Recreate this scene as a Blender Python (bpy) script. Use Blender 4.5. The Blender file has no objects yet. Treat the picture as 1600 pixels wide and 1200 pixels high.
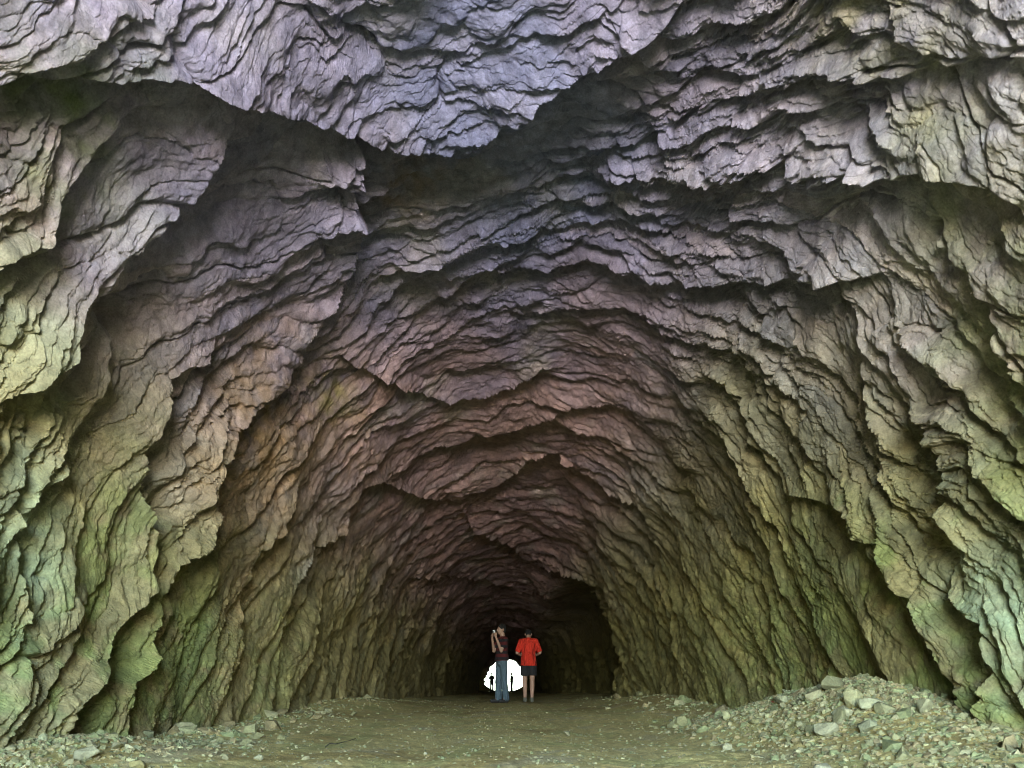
import bpy, bmesh, math, random
import numpy as np
from mathutils import Vector, Matrix
R = math.radians
random.seed(7)
rng = np.random.default_rng(11)

# ------------------------------------------------------------------ camera, sky, sun, exposure
CAM_H = 0.48
F_PX = 1600.0                      # focal length in photo pixels (photo is 1600 wide)
HORIZON_Y = 1073.0                 # photo row of the horizon
VP_X = 790.0                       # photo column the tunnel runs to
PITCH = math.atan((HORIZON_Y - 600) / F_PX)
YAW = -math.atan((800 - VP_X) / F_PX * math.cos(PITCH))
scene = bpy.context.scene
col = scene.collection
cam_data = bpy.data.cameras.new('camera')
cam = bpy.data.objects.new('camera', cam_data); col.objects.link(cam)
cam_data.sensor_fit = 'HORIZONTAL'; cam_data.sensor_width = 36.0
cam_data.lens = F_PX / 1600 * 36.0
cam_data.clip_start = 0.05; cam_data.clip_end = 3000
cam.location = (0, 0, CAM_H)
cam.rotation_euler = (R(90) + PITCH, 0, YAW)
scene.camera = cam

SUN_EL, SUN_AZ = R(58), R(222)     # azimuth clockwise from +Y: behind the camera, to one side
world = bpy.data.worlds.new('World'); scene.world = world; world.use_nodes = True
wn = world.node_tree
bg = wn.nodes['Background']
sky = wn.nodes.new('ShaderNodeTexSky'); sky.sky_type = 'NISHITA'; sky.sun_disc = False
sky.sun_elevation = SUN_EL; sky.sun_rotation = SUN_AZ
wn.links.new(sky.outputs[0], bg.inputs['Color']); bg.inputs['Strength'].default_value = 0.15
sun_d = bpy.data.lights.new('sun', 'SUN'); sun_d.energy = 4.0; sun_d.angle = R(0.5); sun_d.color = (1.0, 0.95, 0.88)
sun = bpy.data.objects.new('sun', sun_d); col.objects.link(sun)
sdir = Vector((math.sin(SUN_AZ) * math.cos(SUN_EL), math.cos(SUN_AZ) * math.cos(SUN_EL), math.sin(SUN_EL)))
sun.rotation_euler = sdir.to_track_quat('Z', 'Y').to_euler()
scene.view_settings.view_transform = 'Standard'; scene.view_settings.look = 'None'
scene.view_settings.gamma = 1.0; scene.view_settings.exposure = 6.4
scene.cycles.use_denoising = True
scene.cycles.use_guiding = True; scene.cycles.guiding_training_samples = 64
scene.cycles.use_adaptive_sampling = False
scene.cycles.diffuse_bounces = 2; scene.cycles.max_bounces = 8; scene.cycles.glossy_bounces = 2
scene.cycles.caustics_reflective = False; scene.cycles.caustics_refractive = False
scene.cycles.sample_clamp_indirect = 6.0
scene.cycles.filter_width = 1.15

# ------------------------------------------------------------------ helpers
def tag(o, label=None, cat=None, group=None, kind=None):
    if label: o['label'] = label
    if cat: o['category'] = cat
    if group: o['group'] = group
    if kind: o['kind'] = kind
    return o

def link(name, me, mat=None, parent=None):
    o = bpy.data.objects.new(name, me); col.objects.link(o)
    if mat is not None and me is not None: me.materials.append(mat)
    if parent is not None: o.parent = parent
    return o

def np_mesh(name, verts, faces, smooth=True):
    """verts (n,3), faces (m,k) with one k"""
    me = bpy.data.meshes.new(name)
    verts = np.ascontiguousarray(verts, dtype=np.float32); faces = np.ascontiguousarray(faces, dtype=np.int32)
    m, k = faces.shape
    me.vertices.add(len(verts)); me.vertices.foreach_set('co', verts.ravel())
    me.loops.add(m * k); me.loops.foreach_set('vertex_index', faces.ravel())
    me.polygons.add(m); me.polygons.foreach_set('loop_start', np.arange(0, m * k, k, dtype=np.int32))
    me.polygons.foreach_set('use_smooth', np.full(m, smooth, dtype=bool))
    me.update(calc_edges=True)
    return me

def set_color(me, name, rgb):
    a = me.color_attributes.new(name, 'FLOAT_COLOR', 'POINT')
    c = np.ones((len(rgb), 4), np.float32); c[:, :3] = rgb
    a.data.foreach_set('color', c.ravel())

def _h(ix, iy, iz, seed):
    h = (ix.astype(np.uint32) * np.uint32(374761393) + iy.astype(np.uint32) * np.uint32(668265263)
         + iz.astype(np.uint32) * np.uint32(2147483647 & 1274126177) + np.uint32(seed * 974711 % 4294967291))
    h = (h ^ (h >> np.uint32(13))) * np.uint32(1274126177)
    h = (h ^ (h >> np.uint32(16))) * np.uint32(2246822519)
    return h ^ (h >> np.uint32(15))

def hash01(ix, iy, iz, seed):
    return (_h(ix, iy, iz, seed) & np.uint32(0xFFFFFF)).astype(np.float32) / np.float32(16777215)

def noise2(x, y, seed=0):
    """2D gradient noise about -1..1"""
    x = np.asarray(x, np.float32); y = np.asarray(y, np.float32)
    xf = np.floor(x); yf = np.floor(y)
    xi = xf.astype(np.int64); yi = yf.astype(np.int64)
    fx = x - xf; fy = y - yf
    ux = fx * fx * fx * (fx * (fx * 6 - 15) + 10); uy = fy * fy * fy * (fy * (fy * 6 - 15) + 10)
    z = np.zeros_like(xi)
    def g(dx, dy):
        a = hash01(xi + dx, yi + dy, z, seed) * np.float32(2 * np.pi)
        return np.cos(a) * (fx - dx) + np.sin(a) * (fy - dy)
    a = g(0, 0); b = g(1, 0); c = g(0, 1); d = g(1, 1)
    return (a + ux * (b - a) + uy * ((c + ux * (d - c)) - (a + ux * (b - a)))) * 1.5

def fbm(x, y, seed=0, octaves=4, gain=0.5, lac=2.03):
    s = 0; a = 1.0; t = 0
    for i in range(octaves):
        s = s + a * noise2(x * lac ** i + i * 17.3, y * lac ** i - i * 9.1, seed + i); t += a; a *= gain
    return s / t * 1.3

def sstep(a, b, x):
    t = np.clip((x - a) / (b - a), 0, 1); return t * t * (3 - 2 * t)

def plates(u, v, seed, tilt_v=0.5, tilt_u=0.25, offs=0.5, round_=0.15):
    """Tilted slabs: every cell of a jittered grid is a plane that rises with v and breaks off at its edge."""
    u = u.astype(np.float32); v = v.astype(np.float32)
    ui = np.floor(u).astype(np.int64); vi = np.floor(v).astype(np.int64)
    z = np.zeros_like(ui)
    best = np.full(u.shape, 1e9, np.float32); sec = np.full(u.shape, 1e9, np.float32); val = np.zeros_like(best); rnd = np.zeros_like(best)
    for di in (-1, 0, 1):
        for dj in (-1, 0, 1):
            cu = ui + di; cv = vi + dj
            h = _h(cu, cv, z, seed)
            r1 = (h & np.uint32(255)).astype(np.float32) / 255; r2 = ((h >> np.uint32(8)) & np.uint32(255)).astype(np.float32) / 255
            r3 = ((h >> np.uint32(16)) & np.uint32(255)).astype(np.float32) / 255; r4 = (h >> np.uint32(24)).astype(np.float32) / 255
            du = u - (cu + 0.1 + 0.8 * r1); dv = v - (cv + 0.1 + 0.8 * r2)
            d = du * du + dv * dv
            p = dv * tilt_v * (0.5 + r4) + du * tilt_u * (r1 + r3 - 1) * 2 + (r3 - 0.5) * offs - round_ * d
            m = d < best
            sec = np.where(m, best, np.minimum(sec, d))
            val = np.where(m, p, val); rnd = np.where(m, r2 + r4 - 1, rnd); best = np.where(m, d, best)
    return val, np.sqrt(sec) - np.sqrt(best), rnd

# photo pixel -> ray
cp, sp_ = math.cos(PITCH), math.sin(PITCH)
def ray(px, py):
    x = (px - 800) / F_PX; yv = (600 - py) / F_PX
    d = np.array([x, cp - yv * sp_, sp_ + yv * cp])
    c, s = math.cos(YAW), math.sin(YAW)
    return np.array([d[0] * c - d[1] * s, d[0] * s + d[1] * c, d[2]])
def on_ground(px, py, z=0.0):
    d = ray(px, py); t = (z - CAM_H) / d[2]; return d * t + np.array([0, 0, CAM_H])
def at_depth(px, py, Y):
    d = ray(px, py); return d * (Y / d[1]) + np.array([0, 0, CAM_H])

# ------------------------------------------------------------------ materials
def new_mat(name):
    m = bpy.data.materials.new(name); m.use_nodes = True
    return m, m.node_tree, m.node_tree.nodes['Principled BSDF']

def simple_mat(name, rgb, rough=0.8, noise=0.15, scale=30, folds=0):
    m, nt, b = new_mat(name)
    tc = nt.nodes.new('ShaderNodeTexCoord'); n = nt.nodes.new('ShaderNodeTexNoise'); n.inputs['Scale'].default_value = scale
    n.inputs['Detail'].default_value = 4
    nt.links.new(tc.outputs['Object'], n.inputs['Vector'])
    mx = nt.nodes.new('ShaderNodeMix'); mx.data_type = 'RGBA'
    mx.inputs[6].default_value = (*[c * (1 - noise) for c in rgb], 1); mx.inputs[7].default_value = (*[min(1, c * (1 + noise)) for c in rgb], 1)
    nt.links.new(n.outputs['Fac'], mx.inputs[0]); nt.links.new(mx.outputs[2], b.inputs['Base Color'])
    b.inputs['Roughness'].default_value = rough
    if folds:
        mp = nt.nodes.new('ShaderNodeMapping'); mp.inputs['Scale'].default_value = (1.6, 1.6, 0.6); nt.links.new(tc.outputs['Object'], mp.inputs[0])
        n2 = nt.nodes.new('ShaderNodeTexNoise'); n2.inputs['Scale'].default_value = 7; n2.inputs['Detail'].default_value = 2; n2.inputs['Distortion'].default_value = 0.8
        nt.links.new(mp.outputs[0], n2.inputs['Vector']); bp = nt.nodes.new('ShaderNodeBump'); bp.inputs['Distance'].default_value = folds
        nt.links.new(n2.outputs['Fac'], bp.inputs['Height']); nt.links.new(bp.outputs[0], b.inputs['Normal'])
    return m

def rock_mat(name, fine_bump=0.7, rough=0.85):
    """colour from the 'tint' attribute (lichen, rust, pale lime, on the tunnel also painted shade) broken up by grain nodes"""
    m, nt, b = new_mat(name); L = nt.links.new
    at = nt.nodes.new('ShaderNodeAttribute'); at.attribute_name = 'tint'
    ge = nt.nodes.new('ShaderNodeNewGeometry')
    n1 = nt.nodes.new('ShaderNodeTexNoise'); n1.inputs['Scale'].default_value = 9; n1.inputs['Detail'].default_value = 8; n1.inputs['Roughness'].default_value = 0.65
    n2 = nt.nodes.new('ShaderNodeTexNoise'); n2.inputs['Scale'].default_value = 70; n2.inputs['Detail'].default_value = 4
    L(ge.outputs['Position'], n1.inputs['Vector']); L(ge.outputs['Position'], n2.inputs['Vector'])
    mr = nt.nodes.new('ShaderNodeMapRange'); mr.inputs[1].default_value = 0.3; mr.inputs[2].default_value = 0.7; mr.inputs[3].default_value = 0.62; mr.inputs[4].default_value = 1.38
    L(n1.outputs['Fac'], mr.inputs[0])
    mr2 = nt.nodes.new('ShaderNodeMapRange'); mr2.inputs[1].default_value = 0.3; mr2.inputs[2].default_value = 0.7; mr2.inputs[3].default_value = 0.82; mr2.inputs[4].default_value = 1.18
    L(n2.outputs['Fac'], mr2.inputs[0])
    mu = nt.nodes.new('ShaderNodeMath'); mu.operation = 'MULTIPLY'; L(mr.outputs[0], mu.inputs[0]); L(mr2.outputs[0], mu.inputs[1])
    vm = nt.nodes.new('ShaderNodeVectorMath'); vm.operation = 'SCALE'; L(at.outputs['Color'], vm.inputs[0]); L(mu.outputs[0], vm.inputs['Scale'])
    L(vm.outputs[0], b.inputs['Base Color'])
    b.inputs['Roughness'].default_value = rough
    b.inputs['Specular IOR Level'].default_value = 0.25
    n3 = nt.nodes.new('ShaderNodeTexNoise'); n3.inputs['Scale'].default_value = 38; n3.inputs['Detail'].default_value = 6; n3.inputs['Roughness'].default_value = 0.6
    L(ge.outputs['Position'], n3.inputs['Vector'])
    bp = nt.nodes.new('ShaderNodeBump'); bp.inputs['Strength'].default_value = fine_bump; bp.inputs['Distance'].default_value = 0.02
    L(n3.outputs['Fac'], bp.inputs['Height'])
    L(bp.outputs['Normal'], b.inputs['Normal'])
    return m

M_rock = rock_mat('tunnel_rock', 0.45, 0.85)
M_ground = rock_mat('dirt_floor', 0.8, 0.9)

# ------------------------------------------------------------------ the tunnel: base section
Y_NEAR, Y_FAR = -34.0, 133.0
YT = np.array([-34.0, -24, -14, 4, 6, 10, 16, 24, 32, 50, 86, 90, 93, 112.4, 113.2, 133.0])  # flared mouth behind the camera is unseen, shaped to let more light in
WT = np.array([11.0, 7.0, 4.0, 3.35, 3.28, 3.16, 3.02, 2.86, 2.70, 2.45, 2.25, 2.2, 5.2, 5.2, 2.3, 3.1])  # hidden wide chamber before the exit, added to keep its rim black
HT = np.array([22.0, 13.0, 7.2, 5.70, 5.45, 5.02, 4.55, 4.15, 3.90, 3.55, 3.2, 3.1, 6.4, 6.4, 3.2, 4.3])
N_ARCH = 1180
def unit_arch(n):
    q = 2.35
    a = np.linspace(0, np.pi, 4001)
    cx = np.sign(np.cos(a)) * np.abs(np.cos(a)) ** (2 / q); cz = np.abs(np.sin(a)) ** (2 / q)
    cx = np.concatenate([[1.0], cx, [-1.0]]); cz = np.concatenate([[-0.10], cz, [-0.10]])
    s = np.concatenate([[0], np.cumsum(np.hypot(np.diff(cx) * 3.2, np.diff(cz) * 5.0))])
    t = np.linspace(0, s[-1], n)
    return np.interp(t, s, cx), np.interp(t, s, cz), t
AX, AZ, AS = unit_arch(N_ARCH)          # AS: metres along the section, from the right floor to the left floor
S_LEN = AS[-1]
ax_d, az_d = np.gradient(AX * 3.2), np.gradient(AZ * 5.0)
nl = np.hypot(ax_d, az_d); NX, NZ = -az_d / nl, ax_d / nl      # inward normal of the section
NX = np.convolve(np.pad(NX, 20, 'edge'), np.ones(41) / 41, 'valid'); NZ = np.convolve(np.pad(NZ, 20, 'edge'), np.ones(41) / 41, 'valid')

def to_param(px, py):
    """photo pixel -> (metres round the section, depth) on the undisplaced tunnel"""
    d = ray(px, py)
    ts = 1 / np.linspace(1 / 2.5, 1 / 110, 6000)
    P = d[None, :] * (ts / d[1])[:, None] + np.array([0, 0, CAM_H])
    w = np.interp(P[:, 1], YT, WT); h = np.interp(P[:, 1], YT, HT)
    f = np.abs(P[:, 0] / w) ** 2.35 + np.clip(P[:, 2] / h, 0, None) ** 2.35
    k = np.argmax(f >= 1)
    if k == 0: k = len(ts) - 1
    u, z = P[k, 0] / w[k], P[k, 2] / h[k]
    i = np.argmin((AX - u) ** 2 + (AZ - z) ** 2)
    return AS[i], P[k, 1]

# rows: even in 1/depth where the photo looks, coarse elsewhere
rows = np.concatenate([np.linspace(Y_NEAR, -2, 40, endpoint=False), np.linspace(-2, 4.2, 36, endpoint=False),
                       1 / np.linspace(1 / 4.2, 1 / 70, 960), np.linspace(73, 89, 10), np.array([90, 91, 92, 93, 98, 106, 112, 112.4, 112.8, 113.2, 113.6, 115, 118, 122, 126, 130, 132, 133.0])])
NR = len(rows)
Yg, Sg = np.meshgrid(rows, AS, indexing='ij')
dY = np.gradient(rows)[:, None]
def lod(lam): return np.clip(lam / (1.7 * dY), 0, 1)
Wg = np.interp(rows, YT, WT)[:, None]; Hg = np.interp(rows, YT, HT)[:, None]
Xb = AX[None, :] * Wg; Zb = AZ[None, :] * Hg

# broad shape + warped bedding coordinates
side = (AS / S_LEN - 0.5)[None, :]                      # -0.5 right floor .. +0.5 left floor
ceil_w = np.exp(-(side / 0.23) ** 2)                    # 1 on the roof, 0 on the walls
wv = fbm(Sg * 0.28, Yg * 0.22, 3, 4) ; wu = fbm(Sg * 0.3, Yg * 0.3, 9, 4)
wfu = fbm(Sg * 2.3, Yg * 2.6, 41, 4); wfv = fbm(Sg * 2.1, Yg * 2.7, 57, 4)
wsu = fbm(Sg * 1.9, Yg * 2.0, 41, 2); wsv = fbm(Sg * 1.7, Yg * 2.1, 57, 2)
wm = fbm(Sg * 0.95, Yg * 0.8, 63, 3)
V = Yg - 0.80 * Zb + 0.40 * Xb + 0.95 * wv + 0.20 * wm + 0.05 * wsv + 0.012 * wfv          # bedding: planes that lean into the hill
U = Sg + 0.5 * wu + 0.08 * wfu + 0.15 * Yg
D = 0.15 * fbm(Sg * 0.33, Yg * 0.25, 21, 3) + 0.09 * fbm(Sg * 0.9, Yg * 0.75, 25, 3)
ruff = (0.45 + 0.85 * sstep(-0.35, 0.4, fbm(Sg * 0.45, Yg * 0.35, 77, 3))) * (1 - 0.3 * sstep(2.6, 1.2, Zb) * sstep(16, 9, Yg))       # some areas are smooth slabs, others shattered
p1, e1, t1 = plates(U / 2.7, V / 0.95, 101, 0.55, 0.35, 0.25)
p2, e2, t2 = plates((U + 0.15 * wfu) / 1.05, (V + 0.06 * wfu) / 0.34, 131, 0.6, 0.4, 0.35)
p3, e3, t3 = plates((U + 0.1 * wfv) / 0.40, (V + 0.08 * wfv) / 0.125, 171, 0.6, 0.4, 0.6)
p4, e4, t4 = plates((U + 0.05 * wfv) / 0.15, (V + 0.04 * wfu) / 0.055, 191, 0.6, 0.4, 0.6)
crack = lambda e, w: np.clip(1 - e / w, 0, 1)
calm = 1 - 0.45 * sstep(8, 16, Yg)
def saw(ph, cut):
    t = ph - np.floor(ph); return np.where(t < 1 - cut, t / (1 - cut), (1 - t) / cut) - 0.5
m1 = sstep(-0.45, 0.45, fbm(Sg * 0.4 + 3, Yg * 0.35, 83, 3)); m2 = sstep(-0.4, 0.4, fbm(Sg * 0.8, Yg * 0.7, 87, 3))
knob = ceil_w * sstep(11, 8.5, Yg)
D += (1 - 0.65 * knob) * 0.115 * (0.25 + m1) * saw(V / 1.05 + 0.10 * wsu, 0.07) * lod(1.05) + (1 - 0.65 * knob) * calm * 0.052 * (0.15 + m2) * saw(V / 0.42 + 0.16 * wsu + 0.35 * wm, 0.10) * lod(0.42)
D += 0.018 * calm * (1 - 0.6 * knob) * (0.2 + m1) * saw(V / 0.155 + 0.22 * wsv + 0.5 * wm, 0.14) * lod(0.155)
D += (0.07 * p1 - 0.10 * crack(e1, 0.035)) * lod(0.95) + (0.12 * p2 - 0.06 * crack(e2, 0.06)) * ruff * (1 + 0.5 * knob) * calm * lod(0.34)
D += (0.072 * p3 * (1 + 0.5 * knob) - 0.030 * crack(e3, 0.10)) * ruff ** 1.5 * calm * lod(0.125)
# weathering: wear the finest teeth off along the run of the beds
def wear(A, k):
    P_ = np.pad(A, ((0, 0), (k, k)), 'edge'); c = np.cumsum(np.pad(P_, ((0, 0), (1, 0))), axis=1, dtype=np.float64)
    return (c[:, 2 * k + 1:] - c[:, :-(2 * k + 1)]) / (2 * k + 1)
fw = 0.45 + 0.5 * sstep(7, 12, Yg)
D = D * (1 - fw) + wear(wear(D, 4), 4) * fw
D += 0.024 * p4 * ruff * calm * lod(0.055)
D += 0.05 * knob * fbm(Sg * 3.2, Yg * 3.2, 207, 3)
D += 0.016 * fbm(Sg * 9, Yg * 12, 201, 3) * lod(0.1)
del p1, p2, p3, p4, e1, e2, e3, e4

# named ledges of the photograph: (outline in photo pixels, how far it stands proud, run-up, drop behind)
LEDGES = [
 # roof
 ('overhang', [(0,120),(120,108),(230,95),(330,124),(450,158),(540,184),(590,196),(650,200),(740,190),(850,112),(960,57),(1050,22),(1090,-25)], 0.85, 1.6, 0.35),
 ('ledge', [(955,262),(1010,290),(1050,280),(1120,282),(1180,270),(1225,256),(1250,288),(1280,294),(1330,272),(1370,285),(1430,270),(1520,285),(1600,313)], 0.50, 1.0, 0.15),
 ('', [(1160,140),(1230,146),(1300,132),(1380,135),(1440,118),(1600,98)], 0.18, 0.7, 0.05),
 ('', [(535,560),(600,586),(640,602),(700,622),(790,602),(850,572)], 0.38, 1.5, 0.12),
 ('', [(950,415),(1050,440),(1180,442),(1300,446),(1370,436)], 0.38, 1.2, 0.15),
 ('', [(604,737),(637,725),(683,694),(742,680),(804,663),(842,650),(900,622),(990,640)], 0.42, 2.2, 0.15),
 ('', [(550,767),(587,744),(617,760),(650,768),(700,775),(742,762),(796,738),(825,714),(867,705),(930,740),(962,767),(1008,792),(1025,850)], 0.50, 3.0, 0.45),
 ('', [(725,800),(737,821),(775,833),(804,846),(815,866),(850,879),(892,887),(917,900),(954,929),(967,975),(972,1017),(980,1060)], 0.65, 4.0, 0.55),
 ('', [(835,905),(862,930),(880,980),(890,1012),(906,1044),(918,1070)], 0.65, 6.0, 0.6),
 ('', [(640,905),(700,900),(760,905),(800,915)], 0.30, 5.0, 0.2),
 # left wall
 ('', [(0,625),(45,590),(100,530),(170,430),(250,330),(310,250),(350,185)], 0.50, 1.1, 0.25),
 ('', [(78,1175),(94,1103),(131,1056),(160,990),(217,900),(227,854),(212,792),(210,708),(229,675),(258,592),(317,567)], 0.36, 0.9, 0.22),
 ('', [(184,1128),(190,1069),(215,1040),(230,960),(258,880),(283,854),(308,833),(306,783),(321,721),(346,683),(375,650),(412,625),(441,580),(470,554),(500,533)], 0.42, 1.3, 0.26),
 ('', [(0,1043),(31,1000),(45,958),(44,880),(30,800)], 0.2, 0.6, 0.12),
 ('', [(60,790),(100,750),(112,700),(154,625),(179,575),(205,510)], 0.22, 0.7, 0.1),
 ('', [(362,1110),(372,1010),(385,930),(392,870),(437,812),(450,770)], 0.24, 1.2, 0.18),
 ('', [(433,992),(450,921),(479,867),(529,829),(550,767)], 0.36, 2.0, 0.25),
 # right wall
 ('', [(1340,560),(1350,592),(1375,667),(1392,717)], 0.26, 0.9, 0.14),
 ('', [(1433,642),(1462,679),(1483,750),(1488,792),(1508,833)], 0.28, 0.9, 0.16),
 ('', [(1395,840),(1400,858),(1421,900),(1442,933),(1460,965),(1480,1032),(1505,1092),(1490,1140)], 0.34, 1.0, 0.22),
 ('', [(1500,930),(1535,960),(1546,988),(1560,1048),(1556,1124),(1544,1180)], 0.36, 0.8, 0.3),
 ('', [(1150,690),(1158,717),(1185,780),(1215,820)], 0.24, 1.2, 0.14),
 ('', [(1241,771),(1300,790),(1346,808),(1362,842),(1392,850)], 0.26, 1.0, 0.14),
 ('', [(1535,450),(1550,500),(1562,540),(1580,580),(1600,600)], 0.34, 0.8, 0.12),
]
masks = {}
jag = 0.8 * wsu + 0.4 * noise2(Sg * 5.1, Yg * 1.5, 301)
for name, pts, amp, run, drop in LEDGES:
    k_ = 0.34 if name else (0.37 if run < 1.9 else 0.30)
    amp *= k_; drop *= k_ * (0.15 if name else 1)
    dense = []
    for (a, b) in zip(pts[:-1], pts[1:]):
        for k in range(4): dense.append((a[0] + (b[0] - a[0]) * k / 4, a[1] + (b[1] - a[1]) * k / 4))
    dense.append(pts[-1])
    q = np.array([to_param(*p) for p in dense])
    q = q[np.argsort(q[:, 0])]
    keep = np.concatenate([[True], np.diff(q[:, 0]) > 0.012]); q = q[keep]
    yl = np.interp(AS, q[:, 0], q[:, 1])
    s0, s1 = q[0, 0], q[-1, 0]
    fade = 0.35 + 0.12 * (s1 - s0)
    ew = sstep(s0 - fade * 0.6, s0 + fade * 0.6, AS) * (1 - sstep(s1 - fade * 0.6, s1 + fade * 0.6, AS))
    scale = 0.05 + 0.012 * q[:, 1].mean()
    dl = Yg - yl[None, :] + jag * scale * 0.45
    front = np.clip(1 + dl / run, 0, 1) ** 1.6
    back = -drop / amp * (1 - sstep(0.0, run * 1.1, dl))
    sharp = np.maximum(0.05, 1.2 * dY)
    k = sstep(0, 1, dl / sharp)
    D += amp * ew[None, :] * np.where(dl < 0, front, (1 - k) + k * back)
    if name == 'overhang': masks['overhang'] = (dl < 0) & (ew[None, :] > 0.25) & (Yg < 14)
    if name == 'ledge': masks['ledge'] = (dl < 0) & (dl > -0.9) & (ew[None, :] > 0.3)

# the deep upright cleft in the roof and the small hole on the left
def cleft(pts, width, depth):
    global D
    q = np.array([to_param(*p) for p in pts]); q = q[np.argsort(q[:, 1])]
    sl = np.interp(rows, q[:, 1], q[:, 0])[:, None]
    ew = (sstep(q[0, 1] - 0.3, q[0, 1] + 0.2, rows) * (1 - sstep(q[-1, 1] - 0.2, q[-1, 1] + 0.3, rows)))[:, None]
    ds = Sg - sl + 0.10 * wfu + 0.12 * jag
    k = sstep(-0.03, 0.03, ds)
    D += depth * ew * (k * np.exp(-np.clip(ds, 0, None) / 0.9) - (1 - k) * 0.6 * np.exp(np.clip(ds, None, 0) / width))   # block on the left stands over a shaded hollow
cleft([(562, 225), (558, 330), (552, 420), (520, 470), (505, 500)], 0.40, 0.24)
for (hx, hy, hr, hd) in ((207, 510, 0.10, 0.4), (1446, 370, 0.05, 0.2), (175, 485, 0.07, 0.2)):
    hs, hyy = to_param(hx, hy)
    D -= hd * np.exp(-(((Sg - hs) / hr) ** 2 + ((Yg - hyy) / (hr * 1.6)) ** 2))

# a bay in the right wall, deep in shade
D -= 1.2 * sstep(27.0, 28.2, Yg + 0.5 * wfv) * (1 - sstep(38, 58, Yg)) * sstep(-0.13, -0.22, side + 0.02 * wu)
D *= sstep(Y_NEAR - 0.5, Y_NEAR + 1.0, Yg) * 0.7 + 0.3
D *= 1 - 0.3 * sstep(106, 112, Yg)
D += 0.22 * fbm(Sg * 1.1, Yg * 0.02, 821, 4) * sstep(108, 112.5, Yg)
Xt = Xb + NX[None, :] * D; Zt = Zb + NZ[None, :] * D
Yt = Yg + 0.10 * np.clip(D, -0.2, 0.6) * lod(0.5) - 0.1

# stone and what grows on it, plus shade tones painted into the colour
lin = lambda *c: np.array([((v / 255 + 0.055) / 1.055) ** 2.4 if v > 10 else v / 3294 for v in c], np.float32)
n_a = fbm(Sg * 0.35, Yg * 0.25, 401, 4); n_b = fbm(Sg * 0.8, Yg * 0.6, 411, 4); n_c = fbm(Sg * 1.7, Yg * 0.8, 421, 4)
n_e = fbm(Sg * 4.5, Yg * 3.5, 441, 4)
C = np.empty(Xt.shape + (3,), np.float32)
mauve = np.array([0.43, 0.292, 0.320]); bluegrey = np.array([0.215, 0.232, 0.45]); pale = np.array([0.48, 0.435, 0.43])
olive = np.array([0.285, 0.255, 0.085]); moss = np.array([0.205, 0.262, 0.080]); rust = np.array([0.38, 0.25, 0.15]); yellow = np.array([0.40, 0.37, 0.15])
teal = np.array([0.28, 0.34, 0.21])
def mix(f, c):
    f = np.clip(f, 0, 1)[..., None]; C[...] = C * (1 - f) + c * f
C[...] = mauve
ceil_n = np.exp(-(side / 0.34) ** 2)
mix(sstep(-0.1, 0.5, n_a) * 0.5 * ceil_w * sstep(24, 12, Yg) + sstep(14, 8, Yg) * ceil_n * 0.68, bluegrey)  # bluish shade of the roof painted into the rock colour
mix(sstep(0.1, 0.6, n_b) * 0.55, pale)
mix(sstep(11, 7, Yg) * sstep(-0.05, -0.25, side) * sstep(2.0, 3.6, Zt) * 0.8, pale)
mix(sstep(2.8, 4.0, Zt) * sstep(15, 8, Yg) * 0.45, np.array([0.285, 0.290, 0.455]))  # more of that blue cast painted on the high rock near the mouth
low = sstep(4.3, 1.3, Zt + 0.9 * n_b)
mix(sstep(5.2, 3.0, Zt + 0.7 * n_b) * sstep(7, 10, Yg) * 0.75 * sstep(-0.08, -0.22, side), np.array([0.25, 0.238, 0.135]))
mix(low * 0.9 * sstep(0.0, -0.3, side), olive * 0.75)  # olive lichen, painted darker on this side for its weaker light
mix(low * 0.85 * sstep(0.0, 0.3, side), olive)
mix(sstep(2.6, 0.6, Zt + 0.9 * n_c) * sstep(20, 7, Yg) * sstep(-0.25, 0.25, n_b + 0.7 * n_e + 0.3 * t2) * 0.75, moss)
mix(sstep(4.2, 2.0, Zt) * sstep(9.5, 6, Yg) * sstep(-0.2, 0.3, n_c) * 0.35, teal)
def spot(px, py, rs, ry, c, k, n=None):
    s, y = to_param(px, py)
    f = np.exp(-((Sg - s) / rs) ** 2 - ((Yg - y) / ry) ** 2) * k * np.clip(0.6 + 0.8 * n_c + 0.9 * n_e, 0, 1.3)
    mix(f, c)
spot(400, 690, 1.1, 1.6, rust, 1.0); spot(390, 900, 1.2, 1.0, rust, 0.7); spot(560, 700, 0.7, 2.0, rust, 0.5)
spot(1360, 50, 1.3, 0.7, yellow, 0.55); spot(1570, 520, 0.8, 0.6, moss * 1.1, 0.5); spot(1590, 950, 0.5, 0.6, teal * 0.8, 0.8)
spot(520, 620, 0.3, 0.8, yellow * 0.8, 0.8); spot(100, 210, 0.6, 0.8, moss * 0.7, 0.7); spot(640, 300, 0.5, 0.6, rust * 0.7, 0.7)
spot(310, 990, 0.5, 0.5, moss * 1.1, 0.7); spot(60, 880, 0.5, 0.5, teal, 0.7)
n_f = fbm(Sg * 6, Yg * 5, 431, 3)
C *= (1 + 0.16 * n_c + 0.14 * t1 + 0.16 * t2 * lod(0.34) + 0.12 * n_f * lod(0.2))[..., None]
C *= 1 + (np.array([0.05, 0.0, -0.07]) * (t2 + 0.6 * n_f)[..., None]).astype(np.float32)
C = np.clip(C, 0.02, 0.6)

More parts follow.
